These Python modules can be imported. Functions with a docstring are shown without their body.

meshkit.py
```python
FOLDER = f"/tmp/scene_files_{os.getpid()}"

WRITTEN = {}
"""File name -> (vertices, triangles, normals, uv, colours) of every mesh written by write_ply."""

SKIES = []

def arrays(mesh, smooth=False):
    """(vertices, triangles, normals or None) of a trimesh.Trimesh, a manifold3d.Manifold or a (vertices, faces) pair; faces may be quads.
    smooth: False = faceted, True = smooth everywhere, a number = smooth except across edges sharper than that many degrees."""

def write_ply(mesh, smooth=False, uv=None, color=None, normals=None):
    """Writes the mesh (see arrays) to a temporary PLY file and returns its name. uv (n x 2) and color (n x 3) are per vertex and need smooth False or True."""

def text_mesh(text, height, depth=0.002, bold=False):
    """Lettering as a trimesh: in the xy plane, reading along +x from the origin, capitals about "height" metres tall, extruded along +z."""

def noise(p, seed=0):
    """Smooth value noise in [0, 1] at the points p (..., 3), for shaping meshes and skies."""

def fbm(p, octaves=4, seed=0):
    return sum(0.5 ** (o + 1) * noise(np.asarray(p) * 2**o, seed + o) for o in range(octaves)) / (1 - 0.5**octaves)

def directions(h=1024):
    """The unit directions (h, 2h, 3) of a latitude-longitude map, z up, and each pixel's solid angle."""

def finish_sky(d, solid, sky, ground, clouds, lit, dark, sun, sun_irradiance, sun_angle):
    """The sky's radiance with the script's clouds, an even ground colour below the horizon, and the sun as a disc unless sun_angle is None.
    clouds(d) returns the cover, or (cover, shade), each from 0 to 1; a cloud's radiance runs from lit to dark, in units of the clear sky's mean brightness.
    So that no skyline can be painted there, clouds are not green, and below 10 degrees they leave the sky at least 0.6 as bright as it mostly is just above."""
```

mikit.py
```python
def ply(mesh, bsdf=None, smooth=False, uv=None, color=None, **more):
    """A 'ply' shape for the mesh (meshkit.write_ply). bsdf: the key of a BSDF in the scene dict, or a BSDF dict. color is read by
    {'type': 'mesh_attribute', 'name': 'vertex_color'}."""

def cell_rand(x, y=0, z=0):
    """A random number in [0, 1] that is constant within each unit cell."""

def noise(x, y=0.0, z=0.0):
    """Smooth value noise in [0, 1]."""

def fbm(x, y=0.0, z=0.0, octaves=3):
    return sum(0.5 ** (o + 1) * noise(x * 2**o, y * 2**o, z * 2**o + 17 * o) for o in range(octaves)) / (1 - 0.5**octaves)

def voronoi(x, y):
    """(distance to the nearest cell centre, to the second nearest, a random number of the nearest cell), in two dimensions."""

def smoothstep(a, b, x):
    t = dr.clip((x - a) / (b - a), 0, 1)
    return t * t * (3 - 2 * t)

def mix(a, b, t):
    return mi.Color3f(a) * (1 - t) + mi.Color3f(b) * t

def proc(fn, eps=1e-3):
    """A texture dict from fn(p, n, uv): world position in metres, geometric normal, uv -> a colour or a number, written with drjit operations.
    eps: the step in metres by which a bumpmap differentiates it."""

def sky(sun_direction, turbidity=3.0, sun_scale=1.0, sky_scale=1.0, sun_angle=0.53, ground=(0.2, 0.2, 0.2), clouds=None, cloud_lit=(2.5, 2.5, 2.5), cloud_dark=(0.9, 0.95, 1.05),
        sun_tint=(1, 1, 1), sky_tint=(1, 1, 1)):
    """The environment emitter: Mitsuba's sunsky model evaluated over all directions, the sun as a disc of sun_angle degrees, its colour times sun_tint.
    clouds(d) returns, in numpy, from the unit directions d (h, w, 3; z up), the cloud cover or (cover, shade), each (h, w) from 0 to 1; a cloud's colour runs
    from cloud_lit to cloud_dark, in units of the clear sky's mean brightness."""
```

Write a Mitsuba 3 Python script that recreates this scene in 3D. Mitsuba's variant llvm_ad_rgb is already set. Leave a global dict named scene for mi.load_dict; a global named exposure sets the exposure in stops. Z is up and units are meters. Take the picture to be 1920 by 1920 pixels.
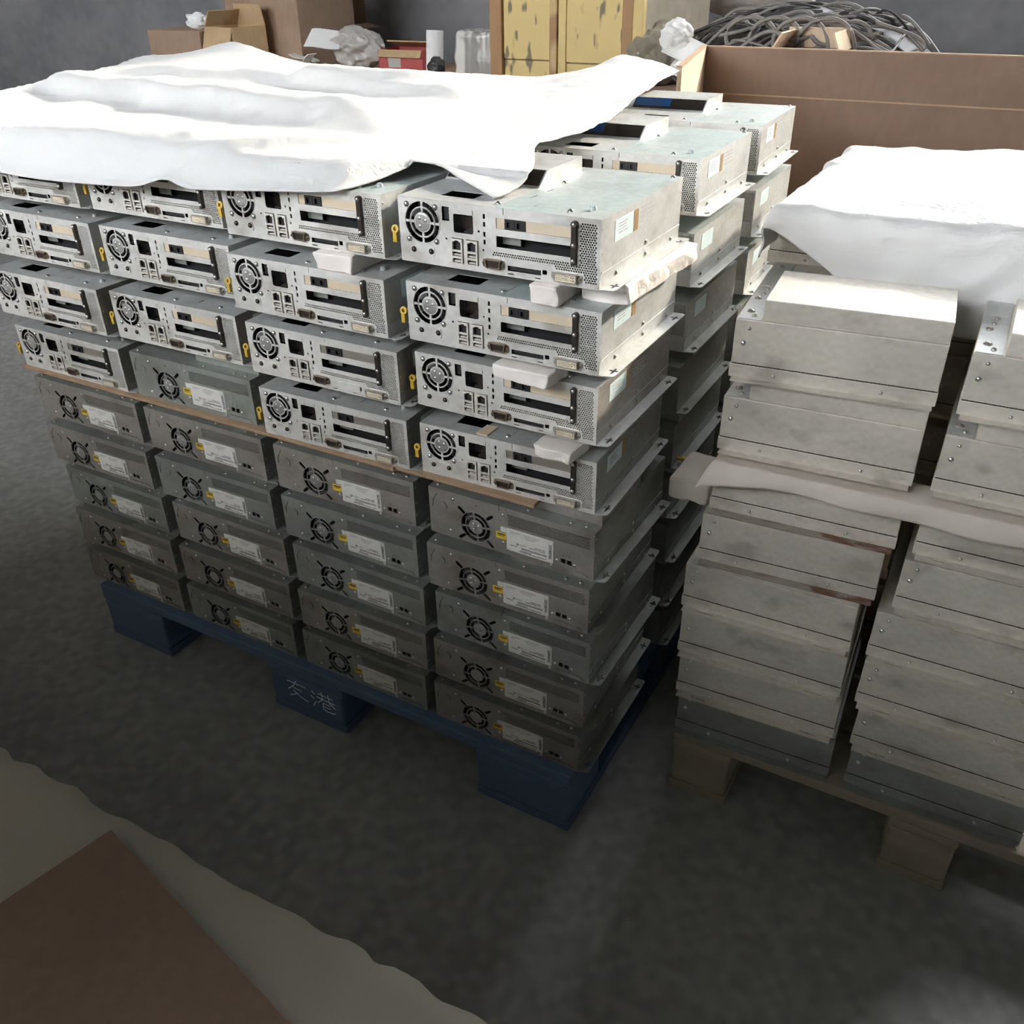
import math, random
import numpy as np, trimesh, drjit as dr, mitsuba as mi
import mikit, meshkit
from mikit import noise, fbm, smoothstep, mix
from shapely.geometry import Polygon, Point, box as sbox, LineString
from shapely.ops import unary_union
from shapely import affinity
import manifold3d as m3

T = mi.ScalarTransform4f
scene, labels = {}, {}
Z0 = 1.105                      # height of the top of the main block above the floor
rnd = random.Random(7)

# ------------------------------------------------------------------ camera, sky, exposure
scene['camera'] = {'type': 'perspective', 'fov_axis': 'x', 'fov': 2 * math.degrees(math.atan(960 / 1686.6)), 'near_clip': 0.02, 'far_clip': 100,
                   'to_world': T().look_at(origin=[0.4408, -1.0001, 1.3728], target=[0.4408 - .42078, -1.0001 + .73906, 1.3728 - .52593], up=[-0.2470, 0.4640, 0.8507])}
SUN = np.array([0.45, 0.78, 0.40])
scene['daylight'] = mikit.sky(SUN, turbidity=4.0, sun_scale=0.076, sky_scale=1.0, sun_angle=3.0, sun_tint=(0.82, 0.98, 1.32),
                              clouds=lambda d: .8 + .15 * np.clip(meshkit.fbm(d * 3, 3), 0, 1), cloud_lit=(2.08, 2.12, 2.16), cloud_dark=(1.55, 1.6, 1.66))
exposure = 6.15


# ------------------------------------------------------------------ materials
def rgb(*c):
    return {'type': 'rgb', 'value': list(c)}


def principled(name, color, rough=.5, metal=0., bump=None, bscale=.001, **kw):
    b = {'type': 'principled', 'base_color': color if isinstance(color, dict) else rgb(*color), 'roughness': rough, 'metallic': metal, **kw}
    if bump is not None:
        b = {'type': 'bumpmap', 'arbitrary': mikit.proc(bump, eps=.0008), 'scale': bscale, 'bsdf': b}
    scene['mat_' + name] = {'type': 'twosided', 'bsdf': b}
    return name


def steel(name, a, b, dirt, amount, metal=.35, rough=.48):
    def fn(p, n, uv):
        c = mix(a, b, smoothstep(.3, .7, fbm(p.x * 9 + 3, p.y * 9, p.z * 11, 3)))
        c = c * (.93 + .14 * noise(p.x * 160, p.y * 160, p.z * 160))
        d = smoothstep(.5, .82, fbm(p.x * 17 + 40, p.y * 17, p.z * 23 + 9, 4))
        return mix(c, dirt, d * amount)
    return principled(name, mikit.proc(fn), rough, metal)


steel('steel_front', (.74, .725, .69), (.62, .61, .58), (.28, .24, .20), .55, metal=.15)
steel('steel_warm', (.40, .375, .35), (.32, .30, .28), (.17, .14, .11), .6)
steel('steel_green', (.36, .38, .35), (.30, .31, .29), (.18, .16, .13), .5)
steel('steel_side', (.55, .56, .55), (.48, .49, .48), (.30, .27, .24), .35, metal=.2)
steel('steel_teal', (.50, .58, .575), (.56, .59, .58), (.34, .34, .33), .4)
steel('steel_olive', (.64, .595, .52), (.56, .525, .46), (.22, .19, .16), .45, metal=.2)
principled('bright_metal', (.72, .72, .70), .22, .9)
principled('dull_metal', (.50, .47, .42), .38, .7)
principled('jack_metal', (.78, .74, .68), .4, .25)
principled('brown_metal', (.26, .21, .16), .4, .6)
principled('black_plastic', (.022, .022, .024), .45)
principled('dark_void', (.012, .012, .013), .8)
principled('dark_bronze', (.055, .045, .040), .35, .5)
principled('fan_plastic', (.03, .03, .032), .4)
principled('hub_silver', (.55, .55, .54), .3, .6)
principled('cream_bracket', (.66, .56, .42), .5)
principled('port_ivory', (.78, .70, .55), .5)
principled('brass_yellow', (.62, .42, .06), .4)
principled('sticker_white', (.80, .79, .75), .5)
principled('sticker_cyan', (.68, .80, .82), .5)
principled('sticker_grey', (.46, .45, .45), .6)
principled('sticker_yellow', (.80, .55, .05), .5)
principled('print_grey', (.20, .20, .20), .6)
principled('print_dark', (.07, .075, .085), .6)
principled('print_brown', (.50, .36, .20), .6)
principled('print_faint', (.45, .45, .47), .6)
principled('blue_strip', (.02, .10, .32), .4)
principled('blue_plastic', (.11, .17, .27), .5)
principled('chalk_white', (.85, .85, .87), .8)
principled('red_print', (.42, .08, .07), .6)
principled('wrap_grey', (.16, .165, .16), .6)
principled('cable_grey', (.24, .22, .20), .5)
principled('cable_black', (.05, .045, .045), .5)
principled('paper_white', (.80, .79, .76), .7)
principled('film_grey', (.46, .43, .40), .3, spec_tint=0.)
principled('film_clear', (.25, .225, .175), .22)


def card_fn(a, b):
    def fn(p, n, uv):
        return mix(a, b, fbm(p.x * 6, p.y * 6 + 5, p.z * 14, 3)) * (.94 + .1 * noise(p.x * 90, p.y * 90, p.z * 25))
    return fn


principled('card_tan', mikit.proc(card_fn((.56, .39, .22), (.46, .31, .17))), .8)
principled('card_brown', mikit.proc(card_fn((.27, .18, .13), (.22, .145, .105))), .8)
principled('card_pale', mikit.proc(card_fn((.74, .60, .44), (.62, .48, .33))), .8)
principled('card_mid', mikit.proc(card_fn((.38, .26, .18), (.31, .21, .145))), .8)
principled('card_edge', (.42, .29, .19), .8)


def foam_bump(p, n, uv):
    return .6 * noise(p.x * 260, p.y * 260, p.z * 260) + .4 * noise(p.x * 620, p.y * 620, p.z * 620)


principled('foam_sheet', (.77, .765, .75), .55, bump=foam_bump, bscale=.0016)
principled('foam_block', (.90, .84, .79), .6, bump=foam_bump, bscale=.0012)
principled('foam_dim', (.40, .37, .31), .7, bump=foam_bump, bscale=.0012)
principled('foam_dusty', (.62, .56, .49), .6, bump=foam_bump, bscale=.0012)


def concrete(p, n, uv):
    c = mix((.42, .42, .40), (.34, .34, .325), fbm(p.x * 3, p.y * 3, 1, 4))
    return c * (.85 + .3 * noise(p.x * 60, p.y * 60, 3))


def wall_fn(p, n, uv):
    c = mix((.29, .28, .285), (.21, .21, .215), smoothstep(.3, .7, fbm(p.x * 2.5, p.y * 2.5, p.z * 2.5, 4)))
    return c * (.9 + .2 * noise(p.x * 25, p.y * 25, p.z * 25))


def ply_fn(p, n, uv):
    c = mix((.66, .49, .20), (.58, .44, .19), fbm(p.x * 5, p.y * 5, p.z * 1.4, 3))
    st = smoothstep(.60, .70, fbm(p.x * 42 + 7, p.y * 4, p.z * 13 + 3, 3))
    return mix(c, (.10, .085, .06), st * .8)


def wood_fn(p, n, uv):
    c = mix((.42, .25, .12), (.30, .165, .08), fbm(p.x * 30, p.y * 30, p.z * 3, 3))
    st = smoothstep(.55, .7, noise(p.x * 9, p.y * 9, p.z * 11 + 4))
    return mix(c, (.60, .45, .22), st * .7)


def pallet_fn(p, n, uv):
    return mix((.42, .36, .28), (.28, .24, .18), fbm(p.x * 6, p.y * 25, p.z * 25, 3))


def rust_fn(p, n, uv):
    c = mix((.34, .31, .27), (.27, .235, .20), fbm(p.x * 12, p.y * 12, p.z * 12, 3))
    return mix(c, (.15, .065, .03), smoothstep(.36, .52, fbm(p.x * 16 + 11, p.y * 40, 2, 3)) * .92)


principled('concrete', mikit.proc(concrete), .85)
principled('wall_paint', mikit.proc(wall_fn), .9)
principled('plaster_light', (.42, .41, .40), .9)
principled('yellow_ply', mikit.proc(ply_fn), .6)
principled('crate_wood', mikit.proc(wood_fn), .7)
principled('pallet_wood', mikit.proc(pallet_fn), .85)
principled('rusty_flange', mikit.proc(rust_fn), .7)


def drum_fn(p, n, uv):
    s = smoothstep(.35, .7, fbm(p.x * 55, p.y * 55, p.z * 4, 2))
    return mix((.30, .28, .26), (.66, .63, .58), s)


principled('streaky_film', mikit.proc(drum_fn), .3)


# ------------------------------------------------------------------ helpers
def bx(x0, x1, y0, y1, z0, z1):
    m = trimesh.creation.box((x1 - x0, y1 - y0, z1 - z0))
    m.apply_translation(((x0 + x1) / 2, (y0 + y1) / 2, (z0 + z1) / 2))
    return m


def rbox(x0, x1, y0, y1, z0, z1, r=.003, seg=8):
    """a box with rounded edges"""
    s = m3.Manifold.sphere(r, seg)
    pts = [s.translate([x, y, z]) for x in (x0 + r, x1 - r) for y in (y0 + r, y1 - r) for z in (z0 + r, z1 - r)]
    h = m3.Manifold.batch_hull(pts).to_mesh()
    return trimesh.Trimesh(h.vert_properties[:, :3], h.tri_verts, process=False)


def cat(*ms):
    ms = [m for q in ms for m in (q if isinstance(q, (list, tuple)) else [q])]
    return trimesh.util.concatenate(ms)


def cyl(p0, p1, r, n=12):
    p0, p1 = np.array(p0, float), np.array(p1, float)
    return trimesh.creation.cylinder(radius=r, segment=[p0, p1], sections=n)


def tube(pts, r, n=8):
    pts = np.asarray(pts, float)
    t = np.gradient(pts, axis=0)
    t /= np.linalg.norm(t, axis=1, keepdims=True) + 1e-12
    a = np.cross(t, np.where(np.abs(t[:, 2:]) < .9, [0, 0, 1.], [1., 0, 0]))
    a /= np.linalg.norm(a, axis=1, keepdims=True)
    b = np.cross(t, a)
    ang = np.arange(n) * 2 * np.pi / n
    v = pts[:, None] + r * (np.cos(ang)[None, :, None] * a[:, None] + np.sin(ang)[None, :, None] * b[:, None])
    i, j = np.meshgrid(np.arange(len(pts) - 1), np.arange(n), indexing='ij')
    q = np.stack([i * n + j, i * n + (j + 1) % n, (i + 1) * n + (j + 1) % n, (i + 1) * n + j], -1).reshape(-1, 4)
    v = v.reshape(-1, 3)
    f = np.vstack([q[:, [0, 1, 2]], q[:, [0, 2, 3]]])
    nv = len(v)
    v = np.vstack([v, pts[:1], pts[-1:]])
    caps = [[nv, (k + 1) % n, k] for k in range(n)] + [[nv + 1, nv - n + k, nv - n + (k + 1) % n] for k in range(n)]
    m = trimesh.Trimesh(v, np.vstack([f, caps]), process=False)
    return m


def smooth_path(ctrl, n=40):
    c = np.asarray(ctrl, float)
    t = np.linspace(0, 1, len(c))
    from scipy.interpolate import CubicSpline
    return CubicSpline(t, c)(np.linspace(0, 1, n))


def shell(top, thick, down=None):
    """a grid of points (m, n, 3) made into a closed sheet of the given thickness (offset along -normal)"""
    m, n = top.shape[:2]
    du, dv = np.gradient(top, axis=0), np.gradient(top, axis=1)
    nn = np.cross(du, dv)
    nn /= np.linalg.norm(nn, axis=2, keepdims=True) + 1e-12
    if nn[..., 2].mean() < 0:
        nn = -nn
    bot = top - nn * thick
    v = np.vstack([top.reshape(-1, 3), bot.reshape(-1, 3)])
    i, j = np.meshgrid(np.arange(m - 1), np.arange(n - 1), indexing='ij')
    q = np.stack([i * n + j, (i + 1) * n + j, (i + 1) * n + j + 1, i * n + j + 1], -1).reshape(-1, 4)
    f = [q[:, [0, 1, 2]], q[:, [0, 2, 3]], q[:, [0, 2, 1]] + m * n, q[:, [0, 3, 2]] + m * n]
    rim = [k for k in range(n)] + [k * n + n - 1 for k in range(1, m)] + [(m - 1) * n + k for k in range(n - 2, -1, -1)] + [k * n for k in range(m - 2, 0, -1)]
    r = np.array(rim)
    r2 = np.roll(r, -1)
    f += [np.stack([r, r + m * n, r2], -1), np.stack([r2, r + m * n, r2 + m * n], -1)]
    me = trimesh.Trimesh(v, np.vstack(f), process=False)
    trimesh.repair.fix_normals(me)
    return me


cache, counts = {}, {}


def shape(tag, mesh_fn, mat, smooth=False):
    """ply dict shared between alike pieces"""
    k = (tag, mat)
    if k not in cache:
        m = mesh_fn() if callable(mesh_fn) else mesh_fn
        cache[k] = mikit.ply(m, 'mat_' + mat, smooth)
    return cache[k]


def key(name):
    c = counts.get(name, 0)
    counts[name] = c + 1
    return name if c == 0 else f'{name}_{c:03d}'


def thing(name, label, cat_, group=None, kind=None):
    k = key(name)
    labels[k] = {'label': label, 'category': cat_}
    if group:
        labels[k]['group'] = group
    if kind:
        labels[k]['kind'] = kind
    return k


def part(parent, name, tag, mesh, mat, tw=None, smooth=False, label=None, kind=None):
    k = key(f'{parent}__{name}')
    d = shape(tag, mesh, mat, smooth)
    scene[k] = {**d, 'to_world': tw} if tw is not None else dict(d)
    if label or kind:
        labels[k] = {a: b for a, b in (('label', label), ('kind', kind)) if b}
    return k


def solo(name, mesh, mat, label, cat_, tw=None, smooth=False, group=None, kind=None):
    k = thing(name, label, cat_, group, kind)
    d = mikit.ply(mesh, 'mat_' + mat, smooth)
    scene[k] = {**d, 'to_world': tw} if tw is not None else d
    return k


def struct(name, mesh, mat, label):
    scene[name] = mikit.ply(mesh, 'mat_' + mat, False)
    labels[name] = {'label': label, 'kind': 'structure', 'category': name.split('_')[0]}


def at(x, y, z, deg=0.):
    t = T().translate([x, y, z + Z0])
    return t.rotate([0, 0, 1], deg) if deg else t


ZT = T().translate([0, 0, Z0])      # for meshes given with heights measured from the top of the block


# ------------------------------------------------------------------ the hall
struct('floor', bx(-7, 6, -4.5, 7, -.1, 0), 'concrete', 'dark bare concrete warehouse floor')
BX0, BX1, BZ0, BZ1 = -.3, 2.45, 1.98, 3.9
struct('wall_back', cat(bx(-7, 6, 3.3, 3.5, 0, BZ0), bx(-7, 6, 3.3, 3.5, BZ1, 4.2), bx(-7, BX0, 3.3, 3.5, BZ0, BZ1), bx(BX1, 6, 3.3, 3.5, BZ0, BZ1)), 'wall_paint', 'dark grey plastered rear wall behind the boxes')
struct('wall_left', bx(-7.2, -7, -4.5, 3.5, 0, 4.2), 'wall_paint', 'grey left wall of the hall')
struct('wall_right', bx(6, 6.2, -4.5, 3.5, 0, 4.2), 'wrap_grey', 'grey right wall of the hall')
WX0, WX1, WZ0, WZ1, WY = -4.6, -.1, 2.0, 3.85, -3.4
struct('wall_front', cat(bx(-7, 6, WY - .2, WY, 0, WZ0), bx(-7, 6, WY - .2, WY, WZ1, 4.2), bx(-7, WX0, WY - .2, WY, WZ0, WZ1), bx(WX1, 6, WY - .2, WY, WZ0, WZ1)),
       'wrap_grey', 'wall behind the viewer with a high window opening')
struct('ceiling', bx(-7, 6, -4.5, 3.5, 4.2, 4.35), 'wrap_grey', 'pale roof of the hall')

# ------------------------------------------------------------------ computer units
W, D, H = .297, .274, .0857


def X(u):
    return -W + u / 1000.


def arc_slot(cx, cy, r0, r1, a0, a1, n=9):
    a = np.radians(np.linspace(a0, a1, n))
    return Polygon([(cx + r1 * math.cos(t), cy + r1 * math.sin(t)) for t in a] + [(cx + r0 * math.cos(t), cy + r0 * math.sin(t)) for t in a[::-1]])


def rect(u0, u1, v0, v1, r=0):
    b = sbox(u0, -v1, u1, -v0)
    return b.buffer(-r).buffer(r, quad_segs=3) if r else b


def hexes(region, pitch=3.4, r=1.32):
    out, k = [], 0
    x0, y0, x1, y1 = region.bounds
    y = y0 + r
    inner = region.buffer(-r)
    while y < y1:
        x = x0 + r + (pitch / 2 if k % 2 else 0)
        while x < x1:
            if inner.contains(Point(x, y)):
                out.append(Polygon([(x + r * math.cos(t), y + r * math.sin(t)) for t in np.arange(6) * math.pi / 3 + .52]))
            x += pitch
        y += pitch * .86
        k += 1
    return out


def plate_mesh(outline, holes, thick):
    """a sheet of metal in the front plane, drawn in millimetres (u right, v up), pierced by holes"""
    p = outline.difference(unary_union(holes))
    p = p.simplify(.01)
    gs = [g for g in getattr(p, 'geoms', [p]) if g.area > 1]
    m = cat([trimesh.creation.extrude_polygon(g, thick, engine='earcut') for g in gs])
    v = m.vertices.copy()
    m.vertices = np.stack([-W + v[:, 0] / 1000, (thick - v[:, 2]) / 1000, v[:, 1] / 1000], -1)
    return m


def raised(poly, y0, y1):
    """a flat piece lying on the front plane between depths y0 and y1 (metres, negative = proud)"""
    gs = getattr(poly, 'geoms', [poly])
    m = cat([trimesh.creation.extrude_polygon(g, (y1 - y0) * 1000, engine='earcut') for g in gs])
    v = m.vertices.copy()
    m.vertices = np.stack([-W + v[:, 0] / 1000, y1 - v[:, 2] / 1000, v[:, 1] / 1000], -1)
    return m


def fan_slots(cx, cy, spoke0=0, arms=False):
    s = []
    for k in range(4):
        a = spoke0 + 90 * k
        s.append(arc_slot(cx, cy, 20.5, 26.8, a + 4, a + 86))
        s.append(arc_slot(cx, cy, 13.2, 18.2, a + 6, a + 84))
    if arms:
        for sx, sy in ((-1, 1), (1, 1), (-1, -1), (1, -1)):
            s.append(LineString([(cx + sx * 22, cy + sy * 21), (cx + sx * 30.5, cy + sy * 28)]).buffer(2.6, quad_segs=2))
    return s


FA, FB = (38., -31.), (88.4, -52.)


def plate_a():
    o = rect(0, 297, 0, 85.7, 1.5)
    h = fan_slots(*FA)
    h += [rect(69.5, 80.5, 7, 25), rect(86.8, 116.8, 14.5, 38.3, 2.5), rect(82.6, 101, 45.4, 78), rect(105.4, 124, 45.4, 78)]
    h += [rect(131.8, 135, v - 4, v + 2) for v in (14.3, 24.2, 36.7, 46.7)] + [Point(124.9, -33).buffer(1.5, quad_segs=2), Point(74.7, -48).buffer(1.5, quad_segs=2), Point(131, -56).buffer(1.5, quad_segs=2)]
    h += [rect(151, 259, 12.7, 26.4), rect(151, 258, 35.6, 49.6), rect(167, 215.6, 71.4, 78), rect(217.8, 224.2, 70.3, 76), rect(167, 175.8, 81.2, 82.6), rect(207, 215.2, 81.4, 82.8)]
    h += [rect(161.2, 162.2, 0, 8.4), rect(116, 117, 8, 14.5)]
    reg = unary_union([rect(268, 293, 4.5, 56), rect(143, 294, 53.6, 64), rect(234, 294, 62, 69), rect(274, 294, 69, 82)])
    reg = reg.difference(unary_union([rect(256, 268, 3, 58), Point(190, -66).buffer(4), rect(233, 275, 68, 81)]))
    h += hexes(reg)
    return plate_mesh(o, h, 1.0)


def plate_b():
    o = rect(0, 297, 0, 85.7, 1.5)
    h = fan_slots(*FB, spoke0=8, arms=True)
    h += hexes(rect(146, 291, 9.5, 33.5))
    h += [rect(241, 249.5, 61, 69), rect(251.5, 260, 61.5, 69.7), Point(245.2, -55.2).buffer(1.2, quad_segs=2), Point(255.7, -55.4).buffer(1.2, quad_segs=2)]
    h += [rect(132, 133, 0, 8), rect(145.4, 146.2, 0, 6), rect(60.5, 61.6, 46, 62), rect(88.5, 89.3, 10, 13.5), rect(91, 91.8, 10, 13.5)]
    return plate_mesh(o, h, 1.0)


def chassis():
    t = .001
    return cat(bx(-W, -.0005, .0012, D, -H, -H + t), bx(-W, -W + t, .0012, D, -H, -t), bx(-t, 0, .0012, D, -.0615, 0), bx(-.0018, -.0002, .0012, D, -H, -.060), bx(-.0006, .0008, .0012, D, -.0672, -.0655),
               bx(-W, 0, D - t, D, -H, -t))


def dome(x, y, z, n, r, h=None):
    """a screw head: a low dome on a washer, pointing along n"""
    h = h or r * .7
    m = trimesh.creation.revolve([[0, 0], [r * 1.15, 0], [r * 1.15, h * .25], [r * .85, h * .7], [r * .35, h], [0, h]], sections=8)
    if n == 'front':
        m.apply_transform(trimesh.transformations.rotation_matrix(math.pi / 2, [1, 0, 0]))
    elif n == 'right':
        m.apply_transform(trimesh.transformations.rotation_matrix(math.pi / 2, [0, 1, 0]))
    m.apply_translation((x, y, z))
    return m


def flange():
    o = Polygon([(0, 0), (.0165, .004), (.0185, .009), (.0185, D - .004), (.016, D), (0, D)])
    crosses = [unary_union([LineString([(.0105, y - .008), (.0105, y + .008)]).buffer(.0016, quad_segs=2), LineString([(.0065, y + .001), (.0145, y + .001)]).buffer(.0024, quad_segs=2)]) for y in (.022, D - .024)]
    p = o.difference(unary_union(crosses))
    m = trimesh.creation.extrude_polygon(p, .0014, engine='earcut')
    m.apply_translation((0, 0, -H))
    return m


BOXA = (-W, -.147, .112, .252)                     # drive box on the top, seen from the port side
BOXH = .0193


def drive_box_a():
    x0, x1, y0, y1 = BOXA
    p = m3.Manifold.hull_points([[x0, y0 + .005, 0], [x1, y0 + .005, 0], [x0, y1, 0], [x1, y1, 0], [x0, y0 + .031, BOXH], [x1, y0 + .031, BOXH], [x0, y1, BOXH], [x1, y1, BOXH]]).to_mesh()
    return trimesh.Trimesh(p.vert_properties[:, :3], p.tri_verts, process=False)


def slant(u0, u1, f0, f1, off):
    """a strip on the slanted front of the drive box between fractions f0 and f1 of its height"""
    x0, x1, y0, y1 = BOXA
    a, b = np.array([y0 + .005, 0.]), np.array([y0 + .031, BOXH])
    nrm = np.array([-BOXH, .026]) / math.hypot(BOXH, .026)
    lo, hi = a + (b - a) * f0, a + (b - a) * f1
    q = []
    for o in (0, off):
        for s in (lo, hi):
            for x in (x0 + (x1 - x0) * u0, x0 + (x1 - x0) * u1):
                q.append([x, *(s + nrm * o)])
    p = m3.Manifold.hull_points(q).to_mesh()
    return trimesh.Trimesh(p.vert_properties[:, :3], p.tri_verts, process=False)


def top_left():
    o = sbox(-W, .0, -.147, D).difference(sbox(-.245, .026, -.195, .058))
    m = trimesh.creation.extrude_polygon(o, .001, engine='earcut')
    m.apply_translation((0, 0, -.001))
    return m


def top_right():
    o = sbox(-.1465, .0, 0, D)
    for x, y, l in ((-.105, .032, .012), (-.131, .073, .016), (-.128, .115, .016)):
        o = o.difference(LineString([(x, y - l / 2), (x + .001, y + l / 2)]).buffer(.0011, quad_segs=2))
    m = trimesh.creation.extrude_polygon(o, .001, engine='earcut')
    m.apply_translation((0, 0, -.001))
    return m


def fan_blades(c):
    cx, cz = X(c[0]), c[1] / 1000
    m = []
    for k in range(7):
        a = k * 2 * math.pi / 7
        b = bx(.012, .026, -.003, .003, -.007, .007)
        b.apply_transform(trimesh.transformations.rotation_matrix(.6, [1, 0, 0]))
        b.apply_transform(trimesh.transformations.rotation_matrix(a, [0, 1, 0]))
        b.apply_translation((cx, .012, cz))
        m.append(b)
    m.append(cyl((cx, .006, cz), (cx, .02, cz), .0125, 16))
    return cat(m)


def hub(c):
    cx, cz = X(c[0]), c[1] / 1000
    m = trimesh.creation.revolve([[0, .0], [.0118, 0], [.0118, .0006], [.0095, .0013], [0, .0016]], sections=20)
    m.apply_transform(trimesh.transformations.rotation_matrix(math.pi / 2, [1, 0, 0]))
    m.apply_translation((cx, 0.0002, cz))
    bumps = [dome(cx + .0062 * math.cos(a), -.0010, cz + .0062 * math.sin(a), 'front', .0022, .0012) for a in (.5, 2.2, 4.1)]
    return cat(m, bumps)


def grille_rings(c):
    cx, cz = X(c[0]), c[1] / 1000
    a = np.linspace(0, 2 * math.pi, 33)
    ms = []
    for r in (.0193, .0274):
        ms.append(tube(np.stack([cx + r * np.cos(a), np.full(33, -.0004), cz + r * np.sin(a)], -1), .0007, 5))
    return cat(ms)


def jack_shell(u0, u1, v0, v1):
    """metal face of a jack stack with its three sockets open"""
    o = rect(u0, u1, v0, v1)
    h = [rect(u0 + 2.2, u1 - 2.2, v0 + 3.4, v0 + 14), rect(u0 + 5.5, u1 - 5.5, v0 + 1.8, v0 + 4), rect(u0 + 1.8, u1 - 1.8, v0 + 16.5, v0 + 22.5), rect(u0 + 1.8, u1 - 1.8, v0 + 25, v0 + 31)]
    m = raised(o.difference(unary_union(h)), -.0022, .0006)
    tongues = [raised(rect(u0 + 3.2, u1 - 3.2, v + 3.4, v + 4.9), -.0005, .003) for v in (v0 + 16.5, v0 + 25)]
    leds = [raised(rect(u, u + 2.6, v0 + 1, v0 + 2.8), -.0026, -.002) for u in (u0 + 2, u1 - 4.6)]
    return cat(m, tongues, leds)


def dsub_shell():
    p = Polygon([(136.5, -66.5), (158, -66.5), (156, -76.2), (138.5, -76.2)]).buffer(1.2, quad_segs=3)
    inner = p.buffer(-1.5)
    return cat(raised(p.difference(inner), -.006, .0), raised(rect(130.5, 163, 66.6, 77.2, 2), -.0012, 0), [dome(X(u), -.001, -.0719, 'front', .0022, .004) for u in (132.6, 161)])


def dsub_core():
    p = Polygon([(136.5, -66.5), (158, -66.5), (156, -76.2), (138.5, -76.2)]).buffer(-.4)
    return raised(p, -.004, -.0012)


def dvi_core():
    o = rect(238, 266.5, 70.6, 79)
    h = [rect(240 + 2.3 * i, 241.4 + 2.3 * i, 71.8 + 2.4 * j, 73 + 2.4 * j) for i in range(8) for j in range(3)]
    h += [rect(259.5, 261.5, 72, 74.2), rect(263, 265, 72, 74.2), rect(259.5, 261.5, 75.6, 77.8), rect(263, 265, 75.6, 77.8)]
    return raised(o.difference(unary_union(h)), -.006, -.001)


def dvi_shell():
    return cat(raised(rect(236.5, 268, 69.2, 80.3, 1).difference(rect(238, 266.5, 70.6, 79)), -.0068, 0), raised(rect(231, 273.5, 70, 79.5, 2), -.0012, 0), [dome(X(u), -.001, -.0743, 'front', .0022, .004) for u in (234, 271)])


def latch():
    o = [rect(259.5, 265.5, 5, 57.5, 1.5)]
    o += [Point(262.5, -v).buffer(4, quad_segs=4) for v in (8, 33)]
    return raised(unary_union(o), -.006, .0)


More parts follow.
